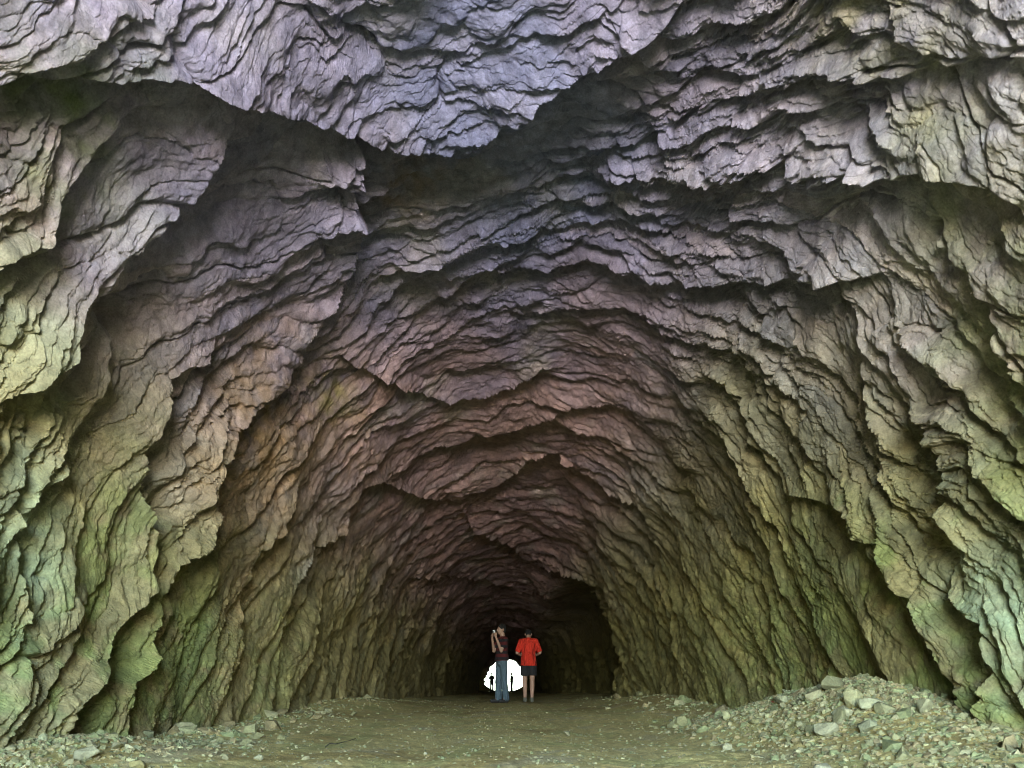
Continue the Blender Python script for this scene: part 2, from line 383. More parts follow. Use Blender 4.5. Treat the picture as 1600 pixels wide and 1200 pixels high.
# hand out the faces of the one surface to roof, two walls, the overhang and the ledge
P = np.stack([Xt, Yt, Zt], -1).reshape(-1, 3); Cf = C.reshape(-1, 3)
idx = np.arange(NR * N_ARCH).reshape(NR, N_ARCH)
quads = np.stack([idx[:-1, :-1], idx[:-1, 1:], idx[1:, 1:], idx[1:, :-1]], -1)
zone = np.zeros(quads.shape[:2], np.int8)
sm = side + 0.02 * n_a
sm = sm[:-1, :-1]
zone[sm < -0.235] = 1; zone[sm > 0.235] = 2
zone[masks['overhang'][:-1, :-1] & (np.abs(sm) < 0.30)] = 3
zone[(masks['ledge'][:-1, :-1]) & (zone != 3)] = 4
# smooth normals of the whole sheet so the pieces meet without a seam
def grid_normals(Pg):
    a = np.gradient(Pg, axis=0); b = np.gradient(Pg, axis=1)
    n = np.cross(b, a); n /= np.linalg.norm(n, axis=-1, keepdims=True) + 1e-9
    return n
def sub_mesh(name, q):
    u, inv = np.unique(q.ravel(), return_inverse=True)
    me = np_mesh(name, P[u], inv.reshape(-1, 4), smooth=False)
    set_color(me, 'tint', Cf[u])
    return me
tunnel = {}
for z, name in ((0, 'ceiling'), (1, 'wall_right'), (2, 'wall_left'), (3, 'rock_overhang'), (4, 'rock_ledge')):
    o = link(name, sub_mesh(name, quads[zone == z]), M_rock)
    tunnel[name] = o
tag(tunnel['ceiling'], 'arched roof of hewn flaky mauve grey rock', kind='structure')
tag(tunnel['wall_right'], 'ribbed rock wall with olive lichen above the larger rubble heap', kind='structure')
tag(tunnel['wall_left'], 'ribbed rock wall with green moss and a rusty brown hollow', kind='structure')
tag(tunnel['rock_overhang'], 'big jagged overhanging lip of grey rock across the top of the tunnel mouth', 'rock')
tag(tunnel['rock_ledge'], 'pale blocky rock ledge jutting from the roof above the lichen streaked wall', 'rock')

# outside: cliff faces at both mouths and the hill they belong to (continues the same section outwards)
def shell(name, secs, n=90):
    ax, az, _ = unit_arch(n)
    V_ = []
    for i, (y, w, h, j) in enumerate(secs):
        nz = np.array([noise2(np.array([a * 3.1 + 5]), np.array([b * 2.7 + i * 0.9]), 601)[0] for a, b in zip(ax, az)])
        V_.append(np.stack([ax * w * (1 + 0.05 * j * nz), np.full(n, y) + j * nz, np.where(az < 0, -1.0, az * h * (1 + 0.05 * j * nz))], -1))
    V_ = np.array(V_); k = len(secs)
    ii = np.arange(k * n).reshape(k, n)
    f = np.stack([ii[:-1, :-1], ii[:-1, 1:], ii[1:, 1:], ii[1:, :-1]], -1).reshape(-1, 4)
    me = np_mesh(name, V_.reshape(-1, 3), f, smooth=False)
    c = np.tile(np.array([0.36, 0.33, 0.29], np.float32), (k * n, 1)); c *= (1 + 0.3 * rng.random((k * n, 1)) - 0.15)
    set_color(me, 'tint', c)
    return tag(link(name, me, M_rock), kind='structure')
shell('hill', [(-33.5, 11.2, 22.2, 0), (-34.2, 12, 23, 0.2), (-34, 14, 25, 0.5), (-32, 18, 28, 1), (-26, 25, 31, 1.2), (-5, 36, 36, 1.5),
               (40, 48, 40, 1.5), (95, 44, 36, 1.5), (122, 26, 26, 1.2), (130, 14, 17, 1), (133.4, 9, 11, 0.3), (133.6, 4, 5.4, 0.15), (132.95, 3.0, 4.2, 0)])

# ------------------------------------------------------------------ ground: one sheet from horizon to horizon
def heap(x, y):
    """banks of fallen stone along the foot of each wall"""
    r = sstep(1.5, 3.05, x + 0.25 * noise2(y * 0.5, x * 0.4, 701)); l = sstep(1.3, 3.0, -x + 0.25 * noise2(y * 0.5, x * 0.4 + 9, 703))
    hr = 0.10 + 0.50 * np.exp(-((y - 9.3) / 2.1) ** 2) + 0.16 * np.exp(-((y - 19) / 5.0) ** 2) + 0.05 * noise2(y * 0.35, y * 0, 705)
    hl = 0.03 + 0.15 * np.exp(-((y - 7.3) / 1.0) ** 2) + 0.18 * np.exp(-((y - 19) / 5.0) ** 2) + 0.04 * noise2(y * 0.35, y * 0 + 4, 707)
    inside = sstep(-14, -4, y) * (1 - sstep(85, 95, y))
    return (r * hr + l * hl) * inside
def gz(x, y):
    x = np.asarray(x, np.float32); y = np.asarray(y, np.float32)
    near = np.exp(-(np.abs(x) / 6) ** 4)
    z = heap(x, y) * near + 0.12 * sstep(8, 23, y) * (1 - sstep(30, 90, y)) * near
    z = z + 0.8 * np.clip(np.abs(x + 0.1) / 2.2, 0, 1.3) ** 2.5 * np.exp(-((y - 112.5) / 1.2) ** 2) * near
    z = z - 0.03 * (np.exp(-((x - 0.95) / 0.22) ** 2) + np.exp(-((x + 0.65) / 0.22) ** 2)) * sstep(-14, -4, y) * (1 - sstep(60, 90, y))
    z = z + 0.035 * fbm(x * 0.5, y * 0.35, 711, 3) * near
    z = z + 0.02 * fbm(x * 2.4, y * 2.0, 715, 3) * near * np.exp(-np.maximum(y - 3, 0) / 40)
    return z
gx = np.concatenate([-np.geomspace(600, 5, 24), np.linspace(-4.4, 4.4, 330), np.geomspace(5, 600, 24)])
gy = np.concatenate([-np.geomspace(600, 38, 18), np.linspace(-36, 3.4, 52), 1 / np.linspace(1 / 3.6, 1 / 60, 420), np.linspace(63, 108, 14), np.linspace(109.5, 116, 12), np.linspace(118, 136, 8), np.geomspace(142, 900, 18)])
GX, GY = np.meshgrid(gx, gy)
GZ = gz(GX, GY) + 0.016 * fbm(GX * 8, GY * 8, 719, 4) * (np.abs(GX) < 4.6) * np.exp(-np.maximum(GY - 4, 0) / 12)
ny, nx = GX.shape
ii = np.arange(ny * nx).reshape(ny, nx)
gq = np.stack([ii[:-1, :-1], ii[:-1, 1:], ii[1:, 1:], ii[1:, :-1]], -1).reshape(-1, 4)
gme = np_mesh('ground', np.stack([GX, GY, GZ], -1).reshape(-1, 3), gq, smooth=True)
gc = np.empty((ny, nx, 3), np.float32)
C2 = gc; f1 = fbm(GX * 0.5, GY * 0.35, 731, 4); f2 = fbm(GX * 1.6, GY * 0.9, 735, 4)
base = np.array([0.66, 0.56, 0.23]); dk = np.array([0.42, 0.31, 0.11]); gr = np.array([0.52, 0.53, 0.20]); pl = np.array([0.58, 0.53, 0.35])
def mix2(f, c):
    f = np.clip(f, 0, 1)[..., None]; C2[...] = C2 * (1 - f) + c * f
C2[...] = base; mix2(sstep(0.0, 0.5, f1) * 0.85, dk); mix2(sstep(0.0, 0.5, f2) * 0.6, gr); mix2(sstep(0.2, 0.6, -f2) * 0.5, pl)
out = np.clip(sstep(-22, -32, GY) + sstep(128, 134, GY), 0, 1); mix2(out * (GY < 0), np.array([0.55, 0.50, 0.40])); mix2(out * (GY > 0), np.array([0.06, 0.07, 0.035]))  # ground outside: paled to bounce light in, darkened to dim the exit
set_color(gme, 'tint', gc.reshape(-1, 3))
tag(link('ground', gme, M_ground), 'dusty olive brown dirt floor of the tunnel', kind='structure')

# dark slope added beyond the exit to tone down its brightness
hx, hy = np.meshgrid(np.linspace(-160, 160, 90), np.linspace(158, 300, 50))
hz = -1.0 + 70 * sstep(0, 1, (hy - 158) / 140) + 3.0 * fbm(hx * 0.09, hy * 0.09, 851, 4) * sstep(158, 168, hy)
hi = np.arange(hx.size).reshape(hx.shape)
hm = np_mesh('added_hillside', np.stack([hx, hy, hz], -1).reshape(-1, 3), np.stack([hi[:-1, :-1], hi[:-1, 1:], hi[1:, 1:], hi[1:, :-1]], -1).reshape(-1, 4), smooth=False)
set_color(hm, 'tint', np.tile(np.array([0.036, 0.044, 0.028], np.float32), (hx.size, 1)) * (0.7 + 0.6 * rng.random((hx.size, 1))).astype(np.float32))
tag(link('added_hillside', hm, M_ground), kind='structure')

# ------------------------------------------------------------------ stones
def hull_mesh(n, seed, sq=(1, 0.8, 0.62)):
    r = np.random.default_rng(seed)
    p = r.normal(size=(n, 3)); p /= np.linalg.norm(p, axis=1, keepdims=True)
    p *= (0.8 + 0.3 * r.random((n, 1))); p = np.clip(p, -0.78, 0.78) * np.array(sq)
    bm = bmesh.new()
    for q in p: bm.verts.new(q)
    res = bmesh.ops.convex_hull(bm, input=bm.verts)
    bmesh.ops.delete(bm, geom=[v for v in bm.verts if not v.link_faces], context='VERTS')
    bmesh.ops.triangulate(bm, faces=bm.faces)
    bm.verts.index_update()
    v = np.array([w.co[:] for w in bm.verts], np.float32); f = np.array([[w.index for w in t.verts] for t in bm.faces], np.int32)
    bm.free()
    return v, f
HULLS = [hull_mesh(12 + i % 4, 900 + i) for i in range(12)]
BIG = [hull_mesh(24, 950 + i, (1, 0.85, 0.7)) for i in range(10)]

def rot_mats(n, r):
    a = r.random(n) * 2 * np.pi; b = (r.random(n) - 0.5) * 1.1; c = (r.random(n) - 0.5) * 1.1
    ca, sa, cb, sb, cc, sc = np.cos(a), np.sin(a), np.cos(b), np.sin(b), np.cos(c), np.sin(c)
    z = np.zeros(n); o = np.ones(n)
    Rz = np.stack([ca, -sa, z, sa, ca, z, z, z, o], -1).reshape(n, 3, 3); Ry = np.stack([cb, z, sb, z, o, z, -sb, z, cb], -1).reshape(n, 3, 3)
    Rx = np.stack([o, z, z, z, cc, -sc, z, sc, cc], -1).reshape(n, 3, 3)
    return Rz @ Ry @ Rx
STONE_COL = [np.array(c) for c in ((0.29, 0.285, 0.145), (0.27, 0.26, 0.125), (0.34, 0.32, 0.175), (0.29, 0.24, 0.12), (0.24, 0.265, 0.125))]

def scatter(name, n, sampler, rmin, rmax, power, label, seed, hulls=HULLS):
    r = np.random.default_rng(seed)
    x, y = sampler(r, n)
    size = rmin + (rmax - rmin) * r.random(n) ** power
    z = gz(x, y) + size * 0.02
    M = rot_mats(n, r); V_, F_, C_ = [], [], []; off = 0
    kind = r.integers(0, len(hulls), n)
    cols = np.array(STONE_COL)[r.integers(0, 5, n)] * (0.8 + 0.4 * r.random((n, 1)))
    for k, (hv, hf) in enumerate(hulls):
        s = np.where(kind == k)[0]
        if not len(s): continue
        v = np.einsum('nij,vj->nvi', M[s], hv) * size[s][:, None, None] + np.stack([x[s], y[s], z[s]], -1)[:, None, :]
        m = len(hv)
        V_.append(v.reshape(-1, 3)); F_.append((hf[None] + (np.arange(len(s)) * m)[:, None, None]).reshape(-1, 3) + off)
        C_.append(np.repeat(cols[s], m, axis=0)); off += len(s) * m
    me = np_mesh(name, np.concatenate(V_), np.concatenate(F_), smooth=False); set_color(me, 'tint', np.concatenate(C_))
    return tag(link(name, me, M_stone), label, kind='stuff')
M_stone = rock_mat('loose_stone', 0.35, 0.9)

def depth_s(r, n, y0, y1): return 1 / (1 / y1 + r.random(n) * (1 / y0 - 1 / y1))
def samp_floor(r, n):
    y = depth_s(r, n, 3.8, 45); return (r.random(n) * 2 - 1) * 3.0, y
def samp_heap(sgn, y0, y1):
    def f(r, n):
        y = depth_s(r, n, y0, y1); y = np.where((r.random(n) < 0.6) & (y1 < 31), np.clip(9.0 + 1.7 * r.normal(size=n), y0, y1), y)
        x = sgn * (1.6 + 1.65 * r.random(n) ** 0.5); return x, y
    return f
scatter('gravel', 13000, samp_floor, 0.003, 0.024, 3.5, 'fine pale gravel strewn over the dirt floor', 1)
scatter('rubble', 11000, samp_heap(1, 4.4, 30), 0.006, 0.05, 2.8, 'broken stone heaped along the foot of the lichen wall', 2)
def samp_left(r, n):
    y = np.where(r.random(n) < 0.55, 7.2 + 1.0 * r.normal(size=n), depth_s(r, n, 8, 30)); return -(1.7 + 1.5 * r.random(n) ** 0.45), np.clip(y, 4.5, 30)
scatter('rubble', 5000, samp_left, 0.004, 0.042, 2.6, 'broken stone heaped along the foot of the mossy wall', 3)

def stone_mesh(i, rgb, big=False):
    hv, hf = (BIG if big else HULLS)[i % (10 if big else 12)]
    me = np_mesh('stone', hv, hf, smooth=False); set_color(me, 'tint', np.tile(np.array(rgb, np.float32), (len(hv), 1)))
    me.materials.append(M_stone)
    return me
pool = [[stone_mesh(i, c) for i in range(12)] for c in STONE_COL]
def put_stone(me, x, y, size, rot, squash=(1, 1, 1), lift=0.25, name='stone'):
    o = bpy.data.objects.new(name, me); col.objects.link(o)
    o.location = (x, y, float(gz(np.array([x]), np.array([y]))[0]) + size * lift)
    o.rotation_euler = rot; o.scale = [size * q for q in squash]
    return o
# stones one can tell apart: photo position, half-width in photo pixels, colour, label
NAMED = [
 (1333, 1086, 21, (0.50, 0.50, 0.34), (0.9, 0.9, 1.3), 'pale yellowish block standing upright on the larger rubble heap'),
 (1318, 1106, 19, (0.45, 0.46, 0.36), (1, 0.8, 0.8), 'pale grey chunk just below the upright yellowish block'),
 (1362, 1094, 22, (0.40, 0.42, 0.33), (1.2, 0.8, 0.8), 'flat grey slab leaning beside the upright yellowish block'),
 (1393, 1052, 13, (0.40, 0.42, 0.33), (1, 1, 1), 'topmost small stone on the crest of the larger rubble heap'),
 (1446, 1100, 20, (0.40, 0.41, 0.31), (1, 1, 1.1), 'squarish pale block near the groove in the lichen wall'),
 (1302, 1062, 22, (0.22, 0.23, 0.16), (1, 1, 0.9), 'dark rounded boulder behind the upright yellowish block'),
 (1292, 1134, 22, (0.40, 0.41, 0.33), (1.1, 0.8, 0.9), 'long pale stone at the inner foot of the larger rubble heap'),
 (1355, 1128, 22, (0.34, 0.37, 0.29), (1.2, 1, 0.7), 'wide greenish stone half way down the larger rubble heap'),
 (1285, 1195, 18, (0.42, 0.43, 0.36), (1, 1, 1), 'large pale stone at the bottom edge below the larger heap'),
 (1058, 1128, 9, (0.42, 0.37, 0.27), (1.2, 1, 1), 'lone tan stone on the open floor before the larger heap'),
 (1135, 1162, 10, (0.40, 0.40, 0.32), (1, 1, 1), 'lone pale pebble on the floor nearest the larger heap'),
 (1126, 1105, 14, (0.33, 0.29, 0.20), (1.3, 1, 0.7), 'flat brown stone at the far toe of the larger heap'),
 (1222, 1088, 14, (0.33, 0.35, 0.27), (1.2, 1, 0.9), 'rounded grey stone on the far slope of the larger heap'),
 (230, 1143, 15, (0.36, 0.38, 0.27), (1.2, 1, 0.9), 'largest grey block on top of the rubble under the mossy wall'),
 (183, 1160, 14, (0.42, 0.42, 0.32), (1.2, 1, 0.7), 'pale flat stone at the middle of the near mossy wall rubble'),
 (203, 1163, 11, (0.45, 0.45, 0.35), (0.9, 1, 1.2), 'bright whitish stone beside the pale flat stone'),
 (207, 1122, 12, (0.35, 0.37, 0.26), (0.8, 1, 1.3), 'upright slab leaning on the mossy wall foot'),
 (232, 1110, 11, (0.33, 0.34, 0.24), (1.2, 1, 0.8), 'small block resting against the pale rock foot'),
 (215, 1188, 15, (0.33, 0.31, 0.18), (1, 1, 1), 'brownish lump at the bottom of the mossy wall rubble'),
 (135, 1172, 20, (0.40, 0.41, 0.33), (1.2, 1, 0.9), 'broad pale block low in the corner under the mossy wall'),
 (67, 1147, 9, (0.38, 0.42, 0.32), (0.8, 1, 1.3), 'little upright stone wedged in the mossy wall'),
 (405, 1178, 9, (0.42, 0.43, 0.34), (1, 1, 1), 'lone pale stone on the floor near the dry twig'),
 (478, 1180, 7, (0.42, 0.41, 0.31), (1.2, 1, 0.8), 'small flat pale stone on the floor below the dry twig'),
 (665, 1173, 4, (0.5, 0.5, 0.42), (1, 1, 1), 'tiny bright pebble alone on the middle of the floor'),
 (885, 1143, 7, (0.38, 0.38, 0.29), (1, 1, 1), 'rounded pebble on the gravel strip of the floor'),
]
def ground_hit(px, py):
    d = ray(px, py)
    ts = np.linspace(3.5, 45, 3000); Pp = d[None] * (ts / d[1])[:, None] + np.array([0, 0, CAM_H])
    k = np.argmax(Pp[:, 2] <= gz(Pp[:, 0], Pp[:, 1]) + 0.02)
    if k == 0: return None
    return Pp[k]
GRP = 'loose stones fallen along the tunnel walls'
for i, (px, py, hw, rgb, sq, lab) in enumerate(NAMED):
    p = ground_hit(px, py + hw * 0.5)
    if p is None:
        p = at_depth(px, py, 9.5)
    rgb = tuple(c * k for c, k in zip(rgb, (0.84, 0.80, 0.60)))
    size = hw / F_PX * p[1] * cp * 1.0
    o = put_stone(stone_mesh(i, rgb, True), p[0], p[1], size, (random.uniform(-.3, .3), random.uniform(-.3, .3), random.uniform(0, 6)), sq, 0.4)
    tag(o, lab, 'stone', GRP)
r_ = np.random.default_rng(77)
def crowd(n, sgn, y0, y1, smin, smax, lab, lift=0.16):
    x, y = samp_heap(sgn, y0, y1)(r_, n)
    if sgn < 0: x = -(2.0 + 1.1 * r_.random(n) ** 0.6)
    names = ('greenish grey', 'dull olive', 'pale buff', 'brown', 'mossy green')
    for k in range(n):
        s = smin + (smax - smin) * r_.random() ** 2.0; c = int(r_.integers(0, 5)); flat = 0.7 + 0.5 * r_.random()
        o = put_stone(pool[c][r_.integers(0, 12)], float(x[k]), float(y[k]), float(s), tuple((r_.random(3) - 0.5) * np.array([1.2, 1.2, 6.28])),
                      (1, 0.8 + 0.4 * r_.random(), flat), lift)
        fl = ' flat' if flat < 0.85 and sgn > 0 and y1 < 20 else ''
        size = 'small' if s < smin + 0.2 * (smax - smin) else 'middling' if s < smin + 0.55 * (smax - smin) else 'large'
        place = 'against the rock in' if abs(x[k]) > 2.75 else 'at the outer edge of' if abs(x[k]) < 2.2 else 'half way up'
        tag(o, '%s %s%s stone %s %s' % (size, names[c], fl, place, lab), 'stone', GRP)
crowd(120, 1, 5.0, 12, 0.03, 0.105, 'the larger rubble heap')
crowd(36, 1, 12, 26, 0.06, 0.16, 'the far tail of the larger heap')
crowd(80, -1, 6.0, 8.8, 0.025, 0.08, 'the near rubble under the mossy wall')
crowd(36, -1, 10, 26, 0.06, 0.17, 'the far rubble under the mossy wall')

# ------------------------------------------------------------------ people
def capsule(p0, p1, r0, r1, n=14, flat0=False, flat1=False, sx=1.0, sy=1.0):
    """tapered limb, round or flat ends; sx, sy squash the ring in world x and y"""
    p0, p1 = np.array(p0, float), np.array(p1, float); ax = p1 - p0; L = np.linalg.norm(ax); ax /= L
    t = np.array([0, 1, 0]) if abs(ax[1]) < 0.8 else np.array([1, 0, 0]); b = np.cross(ax, t); b /= np.linalg.norm(b); c = np.cross(ax, b)
    prof = []
    if flat0: prof += [(0, 0.001), (0, r0)]
    else: prof += [(-r0 * math.cos(a), r0 * math.sin(a) + 1e-4) for a in np.linspace(0, math.pi / 2, 5)]
    if flat1: prof += [(L, r1), (L, 0.001)]
    else: prof += [(L + r1 * math.sin(a), r1 * math.cos(a) + 1e-4) for a in np.linspace(0, math.pi / 2, 5)]
    V_ = []
    for (h, r) in prof:
        for k in range(n):
            a = 2 * math.pi * k / n; off = (b * math.cos(a) + c * math.sin(a)) * r
            off = off * np.array([sx, sy, 1]); V_.append(p0 + ax * h + off)
    m = len(prof); F_ = [(i * n + k, i * n + (k + 1) % n, (i + 1) * n + (k + 1) % n, (i + 1) * n + k) for i in range(m - 1) for k in range(n)]
    F_ += [tuple(range(n - 1, -1, -1)), tuple((m - 1) * n + k for k in range(n))]
    return V_, F_
def ellipsoid(c, r, n=16, m=10, rot=None):
    V_, F_ = [], []
    for i in range(m + 1):
        a = math.pi * i / m
        for k in range(n):
            b = 2 * math.pi * k / n
            v = np.array([r[0] * (math.sin(a) + 1e-4) * math.cos(b), r[1] * (math.sin(a) + 1e-4) * math.sin(b), r[2] * math.cos(a)])
            if rot is not None: v = np.array(rot @ Vector(v))
            V_.append(np.array(c) + v)
    F_ = [(i * n + k, (i + 1) * n + k, (i + 1) * n + (k + 1) % n, i * n + (k + 1) % n) for i in range(m) for k in range(n)]
    F_ += [tuple(range(n)), tuple(m * n + k for k in range(n - 1, -1, -1))]
    return V_, F_
def fuse(name, pieces, mat, parent, voxel=0.008, smooth_it=4):
    """melt overlapping pieces into one continuous skin"""
    V_, F_ = [], []
    for v, f in pieces:
        o = len(V_); V_ += [tuple(q) for q in v]; F_ += [tuple(i + o for i in t) for t in f]
    me = bpy.data.meshes.new(name); me.from_pydata(V_, [], F_); me.update()
    bm = bmesh.new(); bm.from_mesh(me); bmesh.ops.recalc_face_normals(bm, faces=bm.faces); bm.to_mesh(me); bm.free()
    o = bpy.data.objects.new(name, me); col.objects.link(o)
    md = o.modifiers.new('r', 'REMESH'); md.mode = 'VOXEL'; md.voxel_size = voxel; md.use_smooth_shade = True
    if smooth_it:
        ms = o.modifiers.new('s', 'SMOOTH'); ms.factor = 0.5; ms.iterations = smooth_it
    dg = bpy.context.evaluated_depsgraph_get(); ev = o.evaluated_get(dg)
    new = bpy.data.meshes.new_from_object(ev); o.modifiers.clear(); o.data = new; new.name = name
    new.materials.clear(); new.materials.append(mat)
    new.polygons.foreach_set('use_smooth', np.ones(len(new.polygons), dtype=bool))
    if parent is not None: o.parent = parent
    return o

skin = simple_mat('skin', (0.40, 0.24, 0.17), 0.6, 0.1)
hair_m = simple_mat('dark_hair', (0.008, 0.007, 0.006), 0.85, 0.3, 80)
red_m = simple_mat('red_cotton', (0.62, 0.030, 0.012), 0.9, 0.12, 40, 0.12)
black_m = simple_mat('black_cotton', (0.012, 0.012, 0.014), 0.85, 0.2)
jean_m = simple_mat('blue_denim', (0.085, 0.13, 0.165), 0.9, 0.25, 60, 0.08)
shoe_m = simple_mat('dark_shoe', (0.025, 0.025, 0.026), 0.7)
shoe2_m = simple_mat('grey_green_shoe', (0.12, 0.12, 0.09), 0.8)
dark_m = simple_mat('dark_clothes', (0.02, 0.02, 0.025), 0.9)
white_m = simple_mat('white_plastic', (0.8, 0.8, 0.8), 0.4, 0.02)
eye_m = simple_mat('eye', (0.02, 0.015, 0.012), 0.3)
# striped knit
striped, nt, b = new_mat('striped_knit')
tc = nt.nodes.new('ShaderNodeTexCoord'); sx_ = nt.nodes.new('ShaderNodeSeparateXYZ'); nt.links.new(tc.outputs['Object'], sx_.inputs[0])
ma = nt.nodes.new('ShaderNodeMath'); ma.operation = 'MULTIPLY'; ma.inputs[1].default_value = 1 / 0.135; nt.links.new(sx_.outputs['Z'], ma.inputs[0])
fr = nt.nodes.new('ShaderNodeMath'); fr.operation = 'FRACT'; nt.links.new(ma.outputs[0], fr.inputs[0])
cr = nt.nodes.new('ShaderNodeValToRGB'); nt.links.new(fr.outputs[0], cr.inputs[0]); cr.color_ramp.interpolation = 'LINEAR'
cr.color_ramp.elements[0].position = 0.44; cr.color_ramp.elements[0].color = (0.010, 0.010, 0.012, 1)
cr.color_ramp.elements[1].position = 0.52; cr.color_ramp.elements[1].color = (0.085, 0.008, 0.008, 1)
nt.links.new(cr.outputs[0], b.inputs['Base Color']); b.inputs['Roughness'].default_value = 0.95

def hand(wrist, direction, palm_n, curl=0.6, thumb=1):
    """palm, four unequal bent fingers and a thumb off the side of the palm"""
    w = Vector(wrist); d = Vector(direction).normalized(); n = Vector(palm_n); n = (n - d * n.dot(d)).normalized(); s = d.cross(n)
    ps = [capsule(w, w + d * 0.05, 0.024, 0.030), capsule(w + d * 0.05 + s * 0.016, w + d * 0.075 + s * 0.024, 0.022, 0.016), capsule(w + d * 0.05 - s * 0.016, w + d * 0.075 - s * 0.024, 0.022, 0.016)]
    for k, ln in enumerate((0.068, 0.078, 0.073, 0.056)):
        b0 = w + d * 0.085 + s * (0.030 - 0.020 * k) * thumb
        m1 = b0 + (d * math.cos(curl) + n * math.sin(curl)) * ln * 0.5
        m2 = m1 + (d * math.cos(curl * 2.1) + n * math.sin(curl * 2.1)) * ln * 0.5
        ps += [capsule(b0, m1, 0.0092, 0.0085, 8), capsule(m1, m2, 0.0085, 0.0072, 8)]
    t0 = w + d * 0.03 + s * 0.030 * thumb; t1 = t0 + (d * 0.7 + s * 0.7 * thumb + n * 0.3).normalized() * 0.035; t2 = t1 + (d * 0.9 + n * 0.6).normalized() * 0.03
    return ps + [capsule(t0, t1, 0.012, 0.0105, 8), capsule(t1, t2, 0.0105, 0.009, 8)]

def person(name, loc, rotz, label, group, J, top_mat, leg_mat, shoe_mat, short=False, voxel=0.008, tilt_head=(0, 0), detail=True, shirt_name='shirt', legs_name='trousers', scale=1.0):
    """J: elbows, wrists, hand directions; local -y is forwards, +x the person's left"""
    root = bpy.data.objects.new(name, None); col.objects.link(root)
    root.location = loc; root.rotation_euler = (0, 0, rotz); root.scale = (scale,) * 3
    tag(root, label, 'person', group)
    feet = J.get('feet', {1: (0.10, 0.0), -1: (-0.10, 0.0)})
    HR = Matrix.Rotation(tilt_head[0], 3, 'X') @ Matrix.Rotation(tilt_head[1], 3, 'Z')
    neck = Vector((0, 0.01, 1.485)); hc = neck + HR @ Vector((0, -0.025, 0.145))
    hp = lambda x, y, z: tuple(hc + HR @ Vector((x, y, z)))
    body = [ellipsoid(hp(0, 0.012, 0.022), (0.076, 0.096, 0.098), rot=HR), ellipsoid(hp(0, -0.028, -0.045), (0.058, 0.066, 0.072), rot=HR),
            capsule((0, 0.02, 1.40), hp(0, 0.02, -0.05), 0.064, 0.054),
            capsule((0, 0, 1.0), (0, 0, 1.30), 0.105, 0.125, sx=1.2, sy=0.82), capsule((-0.15, 0, 1.39), (0.15, 0, 1.39), 0.058, 0.058),
            capsule((0, 0, 0.93), (0, 0, 1.02), 0.115, 0.11, sx=1.22, sy=0.9)]
    for s in (1, -1):
        if detail:
            body += [ellipsoid(hp(0.078 * s, 0.018, -0.005), (0.012, 0.022, 0.032), 10, 6, rot=HR)]
        sh = (0.178 * s, 0.005, 1.40); el, wr = J['elbow'][s], J['wrist'][s]
        body += [capsule(sh, el, 0.048, 0.037), capsule(el, wr, 0.038, 0.025)]
        d = Vector(wr) - Vector(el)
        body += hand(wr, J['hand'][s][0], J['hand'][s][1], J['hand'][s][2], s)
        fx, fy = feet[s]
        kn = ((0.095 * s + fx) / 2 + 0.0, fy * 0.5 - 0.015, 0.49); an = (fx, fy + 0.01, 0.085)
        body += [capsule((0.092 * s, 0, 0.92), kn, 0.084, 0.056), capsule(kn, (kn[0] * 0.6 + an[0] * 0.4, kn[1] * .6 + an[1] * .4 + 0.018, 0.34), 0.054, 0.055),
                 capsule((kn[0] * 0.6 + an[0] * 0.4, kn[1] * .6 + an[1] * .4 + 0.018, 0.34), an, 0.054, 0.036), capsule(an, (fx * 1.15, fy - 0.13, 0.035), 0.036, 0.03)]
    if detail:
        body += [capsule(hp(0, -0.088, 0.012), hp(0, -0.106, -0.022), 0.010, 0.015, 8), ellipsoid(hp(0, -0.083, -0.062), (0.024, 0.012, 0.010), 10, 6, rot=HR),
                 capsule(hp(-0.035, -0.076, 0.030), hp(0.035, -0.076, 0.030), 0.012, 0.012, 8)]
    fuse('body', body, skin, root, voxel, 2)
    # hair cap, clothes
    fuse('hair', [ellipsoid(hp(0, 0.022, 0.040), (0.084, 0.100, 0.094), rot=HR), ellipsoid(hp(0, 0.055, -0.015), (0.070, 0.060, 0.070), rot=HR)], hair_m, root, voxel * 1.2, 3)
    sp = [capsule((0, 0, J.get('hem', 0.90)), (0, 0, 1.06), 0.164, 0.140, 20, flat0=True, sx=1.22, sy=1.0), capsule((0, 0, 1.05), (0, 0.0, 1.30), 0.132, 0.148, 20, sx=1.22, sy=0.88),
          capsule((-0.135, 0.0, 1.40), (0.135, 0.0, 1.40), 0.068, 0.068), capsule((0, 0.015, 1.40), (0, 0.015, 1.485), 0.085, 0.066, flat1=True)]
    for s in (1, -1):
        sh = Vector((0.175 * s, 0.005, 1.40)); el = Vector(J['elbow'][s]); k = J.get('sleeve', 0.8)
        sp.append(capsule(sh, sh.lerp(el, k), 0.064, 0.066, flat1=True))
    fuse(shirt_name, sp, top_mat, root, voxel * 1.1, 3)
    lp = [capsule((0, 0, 0.89), (0, 0, 0.97), 0.122, 0.110, 20, sx=1.2, sy=0.92)]
    for s in (1, -1):
        fx, fy = feet[s]; kn = Vector(((0.095 * s + fx) / 2, fy * 0.5 - 0.015, 0.49)); hip = Vector((0.092 * s, 0, 0.90))
        if short: lp.append(capsule(hip, hip.lerp(kn, 0.72), 0.102, 0.110, flat1=True))
        else: lp += [capsule(hip, kn, 0.098, 0.076), capsule(kn, (fx, fy + 0.012, 0.05), 0.076, 0.080, flat1=True)]
    fuse(legs_name, lp, leg_mat, root, voxel * 1.1, 3)
